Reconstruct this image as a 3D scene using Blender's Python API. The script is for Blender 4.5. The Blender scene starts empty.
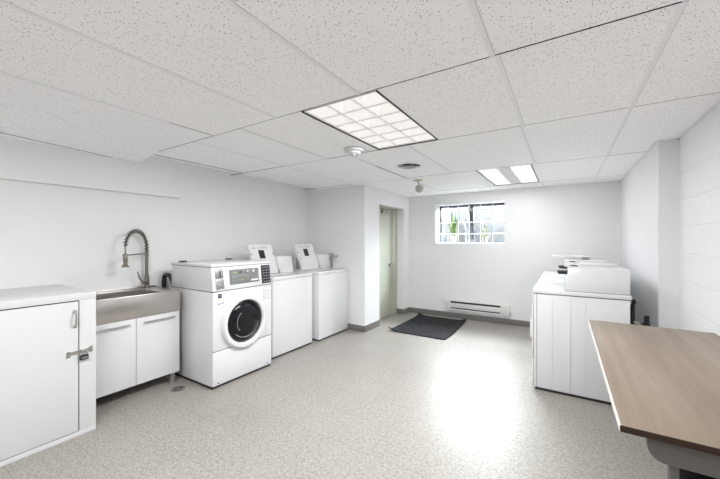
import bpy, bmesh, math, random
from mathutils import Vector, Matrix, noise
random.seed(7)
scene = bpy.context.scene
C = scene.collection
PI = math.pi

# ------------------------------------------------------------------ camera
YAW = math.radians(32.27); CAMH = 1.30; F = 323.6
cam_d = bpy.data.cameras.new('camera'); cam = bpy.data.objects.new('camera', cam_d); C.objects.link(cam)
cam.location = (0, 0, CAMH); cam.rotation_euler = (PI/2, 0, YAW)
cam_d.sensor_width = 36; cam_d.lens = 36*F/720; cam_d.clip_start = 0.02
cam_d.shift_y = 1.0/720
scene.camera = cam
# ------------------------------------------------------------------ world, exposure
SKY_STRENGTH = 95.0
LAMP_NEAR = 10.5; LAMP_FAR = 2.0; LAMP_ADDED = 9.5; LENS_GLOW = 0.13; FAR_GLOW = 0.26
w = bpy.data.worlds.new('World'); scene.world = w; w.use_nodes = True
bg = w.node_tree.nodes['Background']; bg.inputs[0].default_value = (0.93, 0.96, 1.0, 1); bg.inputs[1].default_value = SKY_STRENGTH
scene.view_settings.view_transform = 'Standard'; scene.view_settings.look = 'None'
scene.view_settings.exposure = 1.80; scene.view_settings.gamma = 1.0
scene.view_settings.use_curve_mapping = False
scene.cycles.max_bounces = 24; scene.cycles.diffuse_bounces = 20; scene.cycles.transparent_max_bounces = 12
scene.cycles.use_denoising = True
sun_d = bpy.data.lights.new('hazy_sun', 'SUN'); sun_d.energy = 10.0; sun_d.angle = math.radians(30); sun_d.color = (1, .985, .96)
sun_o = bpy.data.objects.new('hazy_sun', sun_d); C.objects.link(sun_o); sun_o.location = (-3, 12, 6)
sun_o.rotation_euler = Vector((.72, -2.72, -1.44)).to_track_quat('-Z', 'Y').to_euler()
# daylight portal in the window opening (guides the sky's own light only)
pd = bpy.data.lights.new('window_portal', 'AREA'); pd.shape = 'RECTANGLE'; pd.size = 1.08; pd.size_y = 0.64
pd.cycles.is_portal = True
po = bpy.data.objects.new('window_portal', pd); C.objects.link(po); po.location = (-1.34, 5.78, 1.585); po.rotation_euler = (-PI/2, 0, 0)

# ------------------------------------------------------------------ materials
def newmat(name):
    m = bpy.data.materials.new(name); m.use_nodes = True
    return m, m.node_tree, m.node_tree.nodes['Principled BSDF']
def pmat(name, col, rough=0.5, metal=0.0, bump=0.0, bscale=40, var=0.0, vscale=3, emis=None, estr=0, coat=0.0, stretch=None):
    m, nt, b = newmat(name)
    b.inputs['Base Color'].default_value = (*col, 1); b.inputs['Roughness'].default_value = rough
    b.inputs['Metallic'].default_value = metal; b.inputs['Coat Weight'].default_value = coat
    tc = nt.nodes.new('ShaderNodeTexCoord'); src = tc.outputs['Object']
    if stretch:
        mp = nt.nodes.new('ShaderNodeMapping'); mp.inputs['Scale'].default_value = stretch
        nt.links.new(src, mp.inputs['Vector']); src = mp.outputs['Vector']
    n = nt.nodes.new('ShaderNodeTexNoise'); n.inputs['Scale'].default_value = vscale; n.inputs['Detail'].default_value = 4
    nt.links.new(src, n.inputs['Vector'])
    r = nt.nodes.new('ShaderNodeValToRGB')
    r.color_ramp.elements[0].position = 0.3; r.color_ramp.elements[1].position = 0.7
    r.color_ramp.elements[0].color = (*[c*(1-var) for c in col], 1); r.color_ramp.elements[1].color = (*[min(1, c*(1+var*.3)) for c in col], 1)
    nt.links.new(n.outputs['Fac'], r.inputs[0]); nt.links.new(r.outputs[0], b.inputs['Base Color'])
    if bump:
        n2 = nt.nodes.new('ShaderNodeTexNoise'); n2.inputs['Scale'].default_value = bscale; n2.inputs['Detail'].default_value = 3
        nt.links.new(src, n2.inputs['Vector'])
        bp = nt.nodes.new('ShaderNodeBump'); bp.inputs['Strength'].default_value = bump; bp.inputs['Distance'].default_value = 0.004
        nt.links.new(n2.outputs['Fac'], bp.inputs['Height']); nt.links.new(bp.outputs[0], b.inputs['Normal'])
    if emis:
        b.inputs['Emission Color'].default_value = (*emis, 1); b.inputs['Emission Strength'].default_value = estr
    return m
M = {}
M['wall'] = pmat('wall_paint', (.78,.78,.785), .55, bump=.25, bscale=9, var=.015, vscale=1.3)
M['trim'] = pmat('white_trim', (.86,.86,.86), .5, var=.02)
M['enamel'] = pmat('white_enamel', (.72,.72,.73), .22, var=.01, vscale=2, coat=.3)
M['enamel_seam'] = pmat('seam_grey', (.16,.16,.17), .6)
M['cabinet'] = pmat('white_painted_board', (.65,.65,.655), .4, bump=.1, bscale=15, var=.015)
M['gloss_door'] = pmat('gloss_white_door', (.70,.70,.70), .12, var=.005, coat=.5)
M['black'] = pmat('black_plastic', (.015,.015,.017), .35, var=.2)
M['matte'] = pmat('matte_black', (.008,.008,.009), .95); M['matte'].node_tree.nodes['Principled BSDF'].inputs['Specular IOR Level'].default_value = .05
M['joint_shadow'] = pmat('grey_joint_shadow', (.52,.52,.52), .9)
M['rubber'] = pmat('black_rubber', (.012,.012,.014), .45, var=.2)
M['darkglass'] = pmat('dark_door_glass', (.010,.010,.012), .09)
M['darkglass'].node_tree.nodes['Principled BSDF'].inputs['Specular IOR Level'].default_value = .22
M['highlight'] = pmat('highlight_steel', (.42,.42,.43), .3, metal=.9)  # for the reflection arcs on the washer door glass
M['chrome'] = pmat('chrome', (.62,.61,.60), .2, metal=1)
M['greymetal'] = pmat('grey_metal', (.42,.42,.42), .35, metal=.8)
M['steel'] = pmat('brushed_steel', (.60,.575,.55), .30, metal=1, bump=.03, bscale=30, var=.08, vscale=6, stretch=(40, 1, 1))
M['nickel'] = pmat('brushed_nickel', (.33,.30,.27), .28, metal=1, var=.1)
M['display'] = pmat('grey_display', (.20,.21,.20), .35, var=.15, vscale=18)
M['cream'] = pmat('cream_lamp', (.50,.47,.38), .5, var=.1)
M['olive'] = pmat('olive_door_paint', (.50,.51,.43), .45, var=.04, vscale=2)
M['olive_dk'] = pmat('olive_frame_paint', (.43,.44,.36), .5, var=.04)
M['base'] = pmat('grey_vinyl_baseboard', (.17,.16,.148), .5, var=.06)
M['darkframe'] = pmat('dark_window_frame', (.03,.032,.04), .5)
M['whitebar'] = pmat('white_steel_bar', (.72,.72,.74), .4)
M['white_decal'] = pmat('white_decal', (.8,.8,.8), .4)
M['grey_decal'] = pmat('grey_print', (.42,.42,.44), .5)
M['blue_decal'] = pmat('blue_print', (.05,.09,.35), .5)
M['yellow_decal'] = pmat('yellow_print', (.42,.42,.14), .5)
M['pot'] = pmat('white_pot', (.36,.33,.32), .4)
M['leaf'] = pmat('snake_leaf', (.10,.17,.035), .45, var=.5, vscale=25)
M['leaf2'] = pmat('pale_leaf', (.20,.21,.12), .5, var=.4, vscale=25)
M['soil'] = pmat('soil', (.06,.045,.03), .9)
M['heater'] = pmat('off_white_heater_paint', (.66,.655,.635), .45, var=.03)
M['louver'] = pmat('white_louver', (.80,.80,.80), .35)
M['table_edge'] = pmat('shaded_edge_band', (.03,.0135,.006), .9)  # dark brown front edge, its shade put into the colour
M['table_side'] = pmat('lit_edge_band', (.72,.70,.66), .4)  # left edge, the light falling on it put into the colour
M['tablegrey'] = pmat('shaded_table_metal', (.10,.094,.086), .5)  # grey darkened to carry the shade under the tabletop
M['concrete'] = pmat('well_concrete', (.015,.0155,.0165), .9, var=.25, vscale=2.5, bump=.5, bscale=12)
M['bluegrey'] = pmat('blue_grey_shadow', (.004,.0055,.009), .8)  # shadow colour of the band outside the window
M['dark'] = pmat('dark_void', (.02,.02,.022), .9)
M['beige_hose'] = pmat('beige_fitting', (.45,.42,.37), .5)

# mat fabric
def mk_mat_fabric():
    m, nt, b = newmat('charcoal_mat'); b.inputs['Roughness'].default_value = .95; b.inputs['Specular IOR Level'].default_value = .1
    tc = nt.nodes.new('ShaderNodeTexCoord')
    n = nt.nodes.new('ShaderNodeTexNoise'); n.inputs['Scale'].default_value = 55; n.inputs['Detail'].default_value = 3
    nt.links.new(tc.outputs['Object'], n.inputs['Vector'])
    r = nt.nodes.new('ShaderNodeValToRGB'); e = r.color_ramp.elements
    e[0].position = .35; e[0].color = (.006,.006,.007,1); e[1].position = .75; e[1].color = (.062,.062,.067,1)
    nt.links.new(n.outputs['Fac'], r.inputs[0]); nt.links.new(r.outputs[0], b.inputs['Base Color'])
    bp = nt.nodes.new('ShaderNodeBump'); bp.inputs['Distance'].default_value = .01; bp.inputs['Strength'].default_value = .8
    nt.links.new(n.outputs['Fac'], bp.inputs['Height']); nt.links.new(bp.outputs[0], b.inputs['Normal'])
    return m
M['mat'] = mk_mat_fabric()

def mk_tile():
    m, nt, b = newmat('fissured_ceiling_tile'); b.inputs['Roughness'].default_value = .9
    tc = nt.nodes.new('ShaderNodeTexCoord')
    nz = nt.nodes.new('ShaderNodeTexNoise'); nz.inputs['Scale'].default_value = 45
    nt.links.new(tc.outputs['Object'], nz.inputs['Vector'])
    mx = nt.nodes.new('ShaderNodeMixRGB'); mx.inputs[0].default_value = .012
    nt.links.new(tc.outputs['Object'], mx.inputs[1]); nt.links.new(nz.outputs['Color'], mx.inputs[2])
    mp = nt.nodes.new('ShaderNodeMapping'); mp.inputs['Scale'].default_value = (1, .62, 1)
    nt.links.new(mx.outputs[0], mp.inputs['Vector'])
    def holes(scale, r0, dens):
        v = nt.nodes.new('ShaderNodeTexVoronoi'); v.voronoi_dimensions = '2D'; v.inputs['Scale'].default_value = scale
        nt.links.new(mp.outputs[0], v.inputs['Vector'])
        sp = nt.nodes.new('ShaderNodeSeparateColor'); nt.links.new(v.outputs['Color'], sp.inputs[0])
        rad = nt.nodes.new('ShaderNodeMapRange'); rad.inputs[1].default_value = 1-dens; rad.inputs[2].default_value = 1
        rad.inputs[3].default_value = 0; rad.inputs[4].default_value = r0
        nt.links.new(sp.outputs[0], rad.inputs[0])
        lt = nt.nodes.new('ShaderNodeMath'); lt.operation = 'LESS_THAN'
        nt.links.new(v.outputs['Distance'], lt.inputs[0]); nt.links.new(rad.outputs[0], lt.inputs[1])
        return lt
    a = holes(115, .27, .55); c = holes(210, .24, .3)
    h2 = nt.nodes.new('ShaderNodeMath'); h2.operation = 'MULTIPLY'; h2.inputs[1].default_value = .35
    nt.links.new(c.outputs[0], h2.inputs[0])
    mxm = nt.nodes.new('ShaderNodeMath'); mxm.operation = 'MAXIMUM'
    nt.links.new(a.outputs[0], mxm.inputs[0]); nt.links.new(h2.outputs[0], mxm.inputs[1])
    mc = nt.nodes.new('ShaderNodeMixRGB'); mc.inputs[1].default_value = (.975,.975,.975,1); mc.inputs[2].default_value = (.42,.415,.41,1)
    nt.links.new(mxm.outputs[0], mc.inputs[0]); nt.links.new(mc.outputs[0], b.inputs['Base Color'])
    return m
M['tile'] = mk_tile()
M['tbar'] = pmat('white_grid_bar', (.86,.86,.86), .5)

def mk_floor():
    m, nt, b = newmat('speckled_floor_tile')
    L = nt.links.new
    tc = nt.nodes.new('ShaderNodeTexCoord')
    def node(t): return nt.nodes.new(t)
    def noise_(scale, detail=2):
        n = node('ShaderNodeTexNoise'); n.inputs['Scale'].default_value = scale; n.inputs['Detail'].default_value = detail
        L(tc.outputs['Object'], n.inputs['Vector']); return n
    base = node('ShaderNodeValToRGB'); e = base.color_ramp.elements
    e[0].position = .3; e[0].color = (.255,.237,.212,1); e[1].position = .7; e[1].color = (.37,.352,.326,1)
    L(noise_(55, 5).outputs['Fac'], base.inputs[0])
    def flecks(scale, stretch, rot, thr, col, prev):
        mp = node('ShaderNodeMapping'); mp.inputs['Scale'].default_value = stretch; mp.inputs['Rotation'].default_value = (0, 0, rot)
        L(tc.outputs['Object'], mp.inputs['Vector'])
        n = node('ShaderNodeTexNoise'); n.inputs['Scale'].default_value = scale; n.inputs['Detail'].default_value = 1
        L(mp.outputs[0], n.inputs['Vector'])
        r = node('ShaderNodeMapRange'); r.inputs[1].default_value = thr; r.inputs[2].default_value = thr+.03
        L(n.outputs['Fac'], r.inputs[0])
        mx = node('ShaderNodeMixRGB'); mx.inputs[2].default_value = (*col, 1)
        L(r.outputs[0], mx.inputs[0]); L(prev, mx.inputs[1]); return mx.outputs[0]
    c = flecks(60, (1, 2.6, 1),   .5, .645, (.14,.105,.075), base.outputs[0])
    c = flecks(65, (2.6, 1, 1), .3, .65, (.12,.095,.075), c)
    c = flecks(60, (1, 2.3, 1), 1.4, .68, (.44,.42,.39), c)
    c = flecks(45, (2, 1, 1), 2.2, .66, (.20,.16,.125), c)
    # tile to tile tone + seams (12 inch tiles)
    br = node('ShaderNodeTexBrick'); br.offset = 0; br.inputs['Scale'].default_value = 1.0
    br.inputs['Brick Width'].default_value = .305; br.inputs['Row Height'].default_value = .305; br.inputs['Mortar Size'].default_value = .0017
    br.inputs['Color1'].default_value = (.97,.963,.955,1); br.inputs['Color2'].default_value = (1.02,1.02,1.02,1); br.inputs['Mortar'].default_value = (.80,.77,.74,1)
    mp = node('ShaderNodeMapping'); mp.inputs['Location'].default_value = (.10, .13, 0)
    L(tc.outputs['Object'], mp.inputs['Vector']); L(mp.outputs[0], br.inputs['Vector'])
    mul = node('ShaderNodeMixRGB'); mul.blend_type = 'MULTIPLY'; mul.inputs[0].default_value = 1
    L(c, mul.inputs[1]); L(br.outputs['Color'], mul.inputs[2])
    L(mul.outputs[0], b.inputs['Base Color'])
    rn = noise_(3, 3); rr = node('ShaderNodeMapRange'); rr.inputs[3].default_value = .34; rr.inputs[4].default_value = .44
    L(rn.outputs['Fac'], rr.inputs[0]); L(rr.outputs[0], b.inputs['Roughness'])
    b.inputs['Specular IOR Level'].default_value = .6
    return m
M['floor'] = mk_floor()

def mk_block():
    m, nt, b = newmat('painted_block'); L = nt.links.new
    tc = nt.nodes.new('ShaderNodeTexCoord')
    sp = nt.nodes.new('ShaderNodeSeparateXYZ'); L(tc.outputs['Object'], sp.inputs[0])
    cb = nt.nodes.new('ShaderNodeCombineXYZ'); L(sp.outputs[1], cb.inputs[0]); L(sp.outputs[2], cb.inputs[1])
    br = nt.nodes.new('ShaderNodeTexBrick'); br.inputs['Scale'].default_value = 1
    br.inputs['Brick Width'].default_value = .40; br.inputs['Row Height'].default_value = .20; br.inputs['Mortar Size'].default_value = .006
    br.inputs['Mortar Smooth'].default_value = .6
    L(cb.outputs[0], br.inputs['Vector'])
    bp = nt.nodes.new('ShaderNodeBump'); bp.invert = True; bp.inputs['Distance'].default_value = .004; bp.inputs['Strength'].default_value = .55
    L(br.outputs['Fac'], bp.inputs['Height']); L(bp.outputs[0], b.inputs['Normal'])
    b.inputs['Base Color'].default_value = (.78,.78,.785,1); b.inputs['Roughness'].default_value = .6
    return m
M['block'] = mk_block()

def mk_wood():
    m, nt, b = newmat('pale_wood_laminate'); L = nt.links.new
    tc = nt.nodes.new('ShaderNodeTexCoord')
    mp = nt.nodes.new('ShaderNodeMapping'); mp.inputs['Scale'].default_value = (14, .9, 1); L(tc.outputs['Object'], mp.inputs['Vector'])
    n = nt.nodes.new('ShaderNodeTexNoise'); n.inputs['Scale'].default_value = 1; n.inputs['Detail'].default_value = 5; n.inputs['Distortion'].default_value = .4
    L(mp.outputs[0], n.inputs['Vector'])
    r = nt.nodes.new('ShaderNodeValToRGB'); e = r.color_ramp.elements
    e[0].position = .3; e[0].color = (.215,.160,.115,1); e[1].position = .7; e[1].color = (.310,.250,.196,1)
    L(n.outputs['Fac'], r.inputs[0])
    mp2 = nt.nodes.new('ShaderNodeMapping'); mp2.inputs['Scale'].default_value = (150, 6, 1); L(tc.outputs['Object'], mp2.inputs['Vector'])
    n2 = nt.nodes.new('ShaderNodeTexNoise'); n2.inputs['Scale'].default_value = 1; L(mp2.outputs[0], n2.inputs['Vector'])
    mx = nt.nodes.new('ShaderNodeMixRGB'); mx.blend_type = 'OVERLAY'; mx.inputs[0].default_value = .10
    L(r.outputs[0], mx.inputs[1]); L(n2.outputs['Fac'], mx.inputs[2]); L(mx.outputs[0], b.inputs['Base Color'])
    b.inputs['Roughness'].default_value = .42
    return m
M['wood'] = mk_wood()

def mk_glass():
    m, nt, b = newmat('window_glass'); nt.nodes.remove(b)
    out = [n for n in nt.nodes if n.type == 'OUTPUT_MATERIAL'][0]
    t = nt.nodes.new('ShaderNodeBsdfTransparent'); t.inputs[0].default_value = (.94,.97,.97,1)
    g = nt.nodes.new('ShaderNodeBsdfGlossy'); g.inputs['Roughness'].default_value = .02
    mx = nt.nodes.new('ShaderNodeMixShader'); mx.inputs[0].default_value = .06
    nt.links.new(t.outputs[0], mx.inputs[1]); nt.links.new(g.outputs[0], mx.inputs[2]); nt.links.new(mx.outputs[0], out.inputs[0])
    return m
M['glass'] = mk_glass()
def mk_emit(name, s, tint=(.965,.985,1.0)):
    m, nt, b = newmat(name)
    b.inputs['Base Color'].default_value = (.72,.72,.72,1); b.inputs['Emission Color'].default_value = (*tint,1); b.inputs['Emission Strength'].default_value = s
    return m
M['lamp'] = mk_emit('lit_diffuser', LENS_GLOW, (1,.96,.92)); M['lamp_far'] = mk_emit('lit_diffuser_far', FAR_GLOW, (1,1,1))

# ------------------------------------------------------------------ mesh helpers (all in world coordinates)
def box(bm, x0, x1, y0, y1, z0, z1, bev=0.0, seg=2, mi=0):
    t = bmesh.new(); bmesh.ops.create_cube(t, size=1)
    for v in t.verts:
        v.co = Vector(((x0+x1)/2 + v.co.x*(x1-x0), (y0+y1)/2 + v.co.y*(y1-y0), (z0+z1)/2 + v.co.z*(z1-z0)))
    if bev: bmesh.ops.bevel(t, geom=list(t.edges), offset=bev, segments=seg, profile=.5, affect='EDGES')
    for f in t.faces: f.material_index = mi
    merge(bm, t); return bm
def merge(bm, t):
    me = bpy.data.meshes.new('tmp'); t.to_mesh(me); t.free(); bm.from_mesh(me); bpy.data.meshes.remove(me)
def hexa(bm, pts, bev=0.0, mi=0):
    """8 points: bottom 4 (ccw) then top 4"""
    t = bmesh.new(); v = [t.verts.new(p) for p in pts]
    for f in ((3,2,1,0),(4,5,6,7),(0,1,5,4),(1,2,6,5),(2,3,7,6),(3,0,4,7)): t.faces.new([v[i] for i in f])
    bmesh.ops.recalc_face_normals(t, faces=t.faces)
    if bev: bmesh.ops.bevel(t, geom=list(t.edges), offset=bev, segments=2, profile=.5, affect='EDGES')
    for f in t.faces: f.material_index = mi
    merge(bm, t); return bm
def frame_of(d):
    d = d.normalized(); a = Vector((0,0,1)) if abs(d.z) < .9 else Vector((1,0,0))
    u = d.cross(a).normalized(); return u, d.cross(u).normalized()
def tube(bm, pts, r, seg=12, cap=True, radii=None):
    pts = [Vector(p) for p in pts]; rings = []
    u = None
    for i, p in enumerate(pts):
        d = (pts[min(i+1, len(pts)-1)] - pts[max(i-1, 0)])
        if d.length < 1e-9: d = Vector((0,0,1))
        d.normalize()
        if u is None: u, v = frame_of(d)
        else:
            u = (u - d*u.dot(d)).normalized(); v = d.cross(u).normalized()
        rr = radii[i] if radii else r
        rings.append([bm.verts.new(p + u*math.cos(a)*rr + v*math.sin(a)*rr) for a in [2*PI*k/seg for k in range(seg)]])
    for a, b in zip(rings, rings[1:]):
        for k in range(seg): bm.faces.new((a[k], a[(k+1)%seg], b[(k+1)%seg], b[k]))
    if cap: bm.faces.new(rings[0][::-1]); bm.faces.new(rings[-1])
    return bm
def cyl(bm, p0, p1, r, seg=20, r2=None):
    return tube(bm, [p0, p1], r, seg, radii=[r, r if r2 is None else r2])
def lathe(bm, origin, axis, prof, seg=32):
    """prof = [(radius, distance along axis)...]"""
    o = Vector(origin); d = Vector(axis).normalized(); u, v = frame_of(d); rings = []
    for r, h in prof:
        if r < 1e-6: rings.append([bm.verts.new(o + d*h)])
        else: rings.append([bm.verts.new(o + d*h + u*math.cos(2*PI*k/seg)*r + v*math.sin(2*PI*k/seg)*r) for k in range(seg)])
    for a, b in zip(rings, rings[1:]):
        for k in range(seg):
            k2 = (k+1) % seg
            if len(a) == 1 and len(b) == 1: continue
            if len(a) == 1: bm.faces.new((a[0], b[k2], b[k]))
            elif len(b) == 1: bm.faces.new((a[k], a[k2], b[0]))
            else: bm.faces.new((a[k], a[k2], b[k2], b[k]))
    return bm
def prism(bm, poly, off):
    off = Vector(off); a = [bm.verts.new(p) for p in poly]; b = [bm.verts.new(Vector(p)+off) for p in poly]
    bm.faces.new(a[::-1]); bm.faces.new(b); n = len(a)
    for i in range(n): bm.faces.new((a[i], a[(i+1)%n], b[(i+1)%n], b[i]))
    return bm
WORLD = {}
def obj(name, bm, mats, parent=None, smooth=True, angle=35):
    """link bm (world coordinates) as one mesh object; the mesh is stored relative to the thing's base"""
    org = WORLD.get(parent.name, Vector((0,0,0))) if parent else Vector((0,0,0))
    bmesh.ops.recalc_face_normals(bm, faces=bm.faces)
    for v in bm.verts: v.co -= org
    me = bpy.data.meshes.new(name); bm.to_mesh(me); bm.free()
    if not isinstance(mats, (list, tuple)): mats = [mats]
    for m in mats: me.materials.append(m)
    if smooth: me.shade_smooth(); me.set_sharp_from_angle(angle=math.radians(angle))
    o = bpy.data.objects.new(name, me); C.objects.link(o)
    if parent: o.parent = parent
    WORLD[o.name] = org
    return o
def thing(name, label, cat, loc, group=None):
    o = bpy.data.objects.new(name, None); o.empty_display_size = .1; C.objects.link(o); o.location = loc
    o['label'] = label; o['category'] = cat
    if group: o['group'] = group
    WORLD[o.name] = Vector(loc); return o
def structure(name, bm=None, mats=None, parent=None, loc=(0,0,0)):
    if bm is None:
        o = bpy.data.objects.new(name, None); C.objects.link(o); o.location = loc; WORLD[o.name] = Vector(loc)
    else: o = obj(name, bm, mats, parent)
    if parent is None: o['kind'] = 'structure'
    return o
def single(name, bm, mats, label, cat, group=None, **k):
    o = obj(name, bm, mats, **k); o['label'] = label; o['category'] = cat
    if group: o['group'] = group
    return o
def copy_tree(o, parent=None):
    c = o.copy(); C.objects.link(c)
    if parent: c.parent = parent
    for ch in [x for x in list(C.objects) if x.parent == o]: copy_tree(ch, c)
    return c
B = bmesh.new
def bx(*a, **k): return box(B(), *a, **k)

# ------------------------------------------------------------------ room shell
XL, XN, XR, YF, YB, YC, XF, YR = -3.45, .756, .633, 3.915, 5.46, 3.445, -2.395, -2.2
CZ = 2.094
structure('floor', bx(XL-.3, XN+.3, YR-.2, YB+.3, -.12, 0), M['floor'])
structure('wall_left', bx(XL-.25, XL, YR, YB, 0, CZ+.2), M['wall'])
bm = B(); box(bm, XL-.01, -3.405, YR+.01, 1.86, 1.745, CZ+.05)
structure('trim_1', bm, M['wall'])
structure('wall_rear', bx(XL-.25, XN+.25, YR-.2, YR, 0, CZ+.2), M['wall'])
structure('wall_right', bx(XN, XN+.25, YR, YC+.0, 0, CZ+.2), M['block'])
structure('wall_right_end', bx(XR, XN+.25, YC, YB, 0, CZ+.2), M['wall'])
# block of wall beside the doorway, with a deep doorway on its +X face
D0, D1, DT, DX = 4.352, 5.249, 1.855, -2.56
bm = B(); box(bm, XL, XF, YF, D0, 0, CZ+.2); box(bm, XL, XF, D1, YB, 0, CZ+.2); box(bm, XL, XF, D0, D1, DT, CZ+.2); box(bm, XL, DX-.06, D0, D1, 0, DT)
structure('wall_doorway', bm, M['wall'])
# far wall with window hole
W0, W1, WZ0, WZ1, WT = -1.893, -.79, 1.257, 1.913, .32
bm = B()
box(bm, XL-.25, W0, YB, YB+WT, 0, CZ+.2); box(bm, W1, XN+.25, YB, YB+WT, 0, CZ+.2)
box(bm, W0, W1, YB, YB+WT, 0, WZ0); box(bm, W0, W1, YB, YB+WT, WZ1, CZ+.2)
structure('wall_far', bm, M['wall'])
# baseboards
bh, bt = .088, .008
bm = B()
box(bm, XF, XF+bt, YF-bt, D0, 0, bh, .002); box(bm, XL, XF+bt, YF-bt, YF, 0, bh, .002)
structure('baseboard_doorway', bm, M['base'])
bm = B(); box(bm, XF, XR, YB-bt, YB, 0, bh, .002); box(bm, XF, XF+bt, D1, YB, 0, bh, .002); box(bm, DX+.03, XF, D1-bt, D1, 0, bh, .002)
structure('baseboard_far', bm, M['base'])
structure('baseboard_right', bx(XR-bt, XR, YC, YB-bt, 0, bh, bev=.002), M['base'])
structure('baseboard_left', bx(XL, XL+bt, YR, YF, 0, bh, bev=.002), M['base'])
structure('baseboard_near', bx(XN-bt, XN, YR, YC, 0, bh, bev=.002), M['base'])

# ceiling : tiles and grid bars
L1 = (-1.375, -.835, 1.502, 2.482); L2 = (-.85, -.285, 3.812, 5.016)
G1, G2, G3, G4 = 1.483, 2.491, 3.804, 5.025
rows = [(YR, -.95, [-2.85,-2.247,-1.579,-.943,-.263,.341]), (-.95, .20, [-2.247,-1.39,-.85,-.263,.341]),
        (.20, G1, [-2.247,-1.579,-.943,-.263,.341]), (G1, G2, [-3.2,-2.52,-1.95,-1.375,-.835,-.245,.335]),
        (G2, G3, [-3.2,-2.53,-1.697,-1.11,-.26,.335]), (G3, G4, [-3.2,-2.6,-1.7,-.85,-.285,.335]), (G4, YB, [-3.2,-2.2,-1.1,-.26,.335])]
bm = B(); LEFT = XL-.02; RIGHT = XN+.02
for ri, (y0, y1, xs) in enumerate(rows):
    xx = [LEFT] + xs + [RIGHT]
    for a, b_ in zip(xx, xx[1:]):
        if ri == 3 and abs(a-L1[0]) < .01: continue
        if ri == 5 and abs(a-L2[0]) < .01: continue
        g = .0034; dz = random.uniform(-.0012, .0012)
        if a == LEFT and ri >= 3:
            z0, z1 = CZ+.041, CZ
            hexa(bm, [(a, y0+g, z0), (b_-.004, y0+g, z1), (b_-.004, y1-g, z1), (a, y1-g, z0), (a, y0+g, z0+.02), (b_-.004, y0+g, z1+.02), (b_-.004, y1-g, z1+.02), (a, y1-g, z0+.02)])
        elif ri == 1 and a == -1.39: continue
        elif a == LEFT:
            m_ = -3.05
            hexa(bm, [(a, y0+g, CZ-.063), (m_, y0+g, CZ), (m_, y1-g, CZ), (a, y1-g, CZ-.063), (a, y0+g, CZ), (m_, y0+g, CZ+.02), (m_, y1-g, CZ+.02), (a, y1-g, CZ)])
            box(bm, m_, b_, y0+g, y1-g, CZ, CZ+.02)
            if ri == 2:
                def zz(x): return CZ-.063*(-3.05-x)/(-3.05-a) - .0008
                q = [(-3.31, .45), (-3.435, y1-.01)]
                hexa(bm, [(x+dx, y, zz(x+dx)-dz) for (dz, (x, y, dx)) in [(.001,(*q[0],0)),(.001,(*q[0],.0035)),(.001,(*q[1],.0035)),(.001,(*q[1],0)),(-.001,(*q[0],0)),(-.001,(*q[0],.0035)),(-.001,(*q[1],.0035)),(-.001,(*q[1],0))]], mi=2)
        else: box(bm, a, b_, y0+g, y1-g, CZ+dz, CZ+.02)
    gh = (0,.002,.0020,.0030,.0034,.004,.004)[ri]; fx = {3: (L1[0], L1[1]), 1: (-1.39, -.85)}.get(ri)
    if ri < 6: box(bm, LEFT+(.3 if ri < 3 else .03), RIGHT, y1-gh, y1+gh, CZ-.0006, CZ+.004, mi=2)
    if ri == 3: box(bm, -3.206, -3.198, y0, y1, CZ-.001, CZ+.004, mi=2)
    if ri == 4: box(bm, -1.701, -1.693, y0+.5, y1, CZ-.0035, CZ-.002, mi=2)
    if ri == 2: box(bm, -2.2425, -2.2385, 1.15, y1, CZ-.0035, CZ-.002, mi=2)
    for x in xs:
        if x < -3.1: continue
        edge = (ri == 1 and x in (-1.39, -.85)) or (ri == 3 and x in (L1[0], L1[1])) or (ri == 5 and x in (L2[0], L2[1]))
        wdt = .011 if ri in (2, 3) else .009
        if not edge and ri > 1: box(bm, x+wdt-.001, x+wdt+.0022, y0+.002, y1-.002, CZ-.0012, CZ+.001, mi=3)  # joint beside the bar, its shadow line painted in as a grey strip
        if not edge: box(bm, x-wdt, x+wdt, y0+.002, y1-.002, CZ-.0025, CZ+.001, bev=.0008, seg=1, mi=1)
# dark plenum cover above the tiles with the fixture wells left open
for (x0, x1, y0, y1) in ((LEFT-.2, RIGHT+.2, YR-.1, -.93), (LEFT-.2, -1.39, -.93, .19), (-.85, RIGHT+.2, -.93, .19), (LEFT-.2, RIGHT+.2, .19, L1[2]), (LEFT-.2, L1[0], L1[2], L1[3]), (L1[1], RIGHT+.2, L1[2], L1[3]), (LEFT-.2, RIGHT+.2, L1[3], L2[2]),
                         (LEFT-.2, L2[0], L2[2], L2[3]), (L2[1], RIGHT+.2, L2[2], L2[3]), (LEFT-.2, RIGHT+.2, L2[3], YB+.3)):
    box(bm, x0, x1, y0, y1, CZ+.06, CZ+.16, mi=2)
box(bm, L1[0]-.1, L1[1]+.1, L1[2]-.1, L1[3]+.1, CZ+.17, CZ+.2, mi=2); box(bm, L2[0]-.1, L2[1]+.1, L2[2]-.1, L2[3]+.1, CZ+.17, CZ+.2, mi=2)
box(bm, -1.5, -.75, -1.03, .36, CZ+.17, CZ+.2, mi=2)
structure('ceiling', bm, [M['tile'], M['tbar'], M['dark'], M['joint_shadow']])
# ragged plaster patch where far wall meets ceiling
bm = B()
for i in range(9):
    x = -.95 + i*.06; box(bm, x, x+.062, YB-.045-random.uniform(0,.02), YB, CZ-.008, CZ+.0, bev=.002)
structure('trim_2', bm, M['trim'])
bm = B(); box(bm, XF, XR, YB-.02, YB, CZ-.003, CZ, mi=0); box(bm, XR-.02, XR, YC, YB, CZ-.003, CZ); box(bm, XN-.022, XN, YR, YC, CZ-.003, CZ); box(bm, XR, XN, YC-.02, YC, CZ-.003, CZ)
structure('trim_3', bm, M['trim'])

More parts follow.
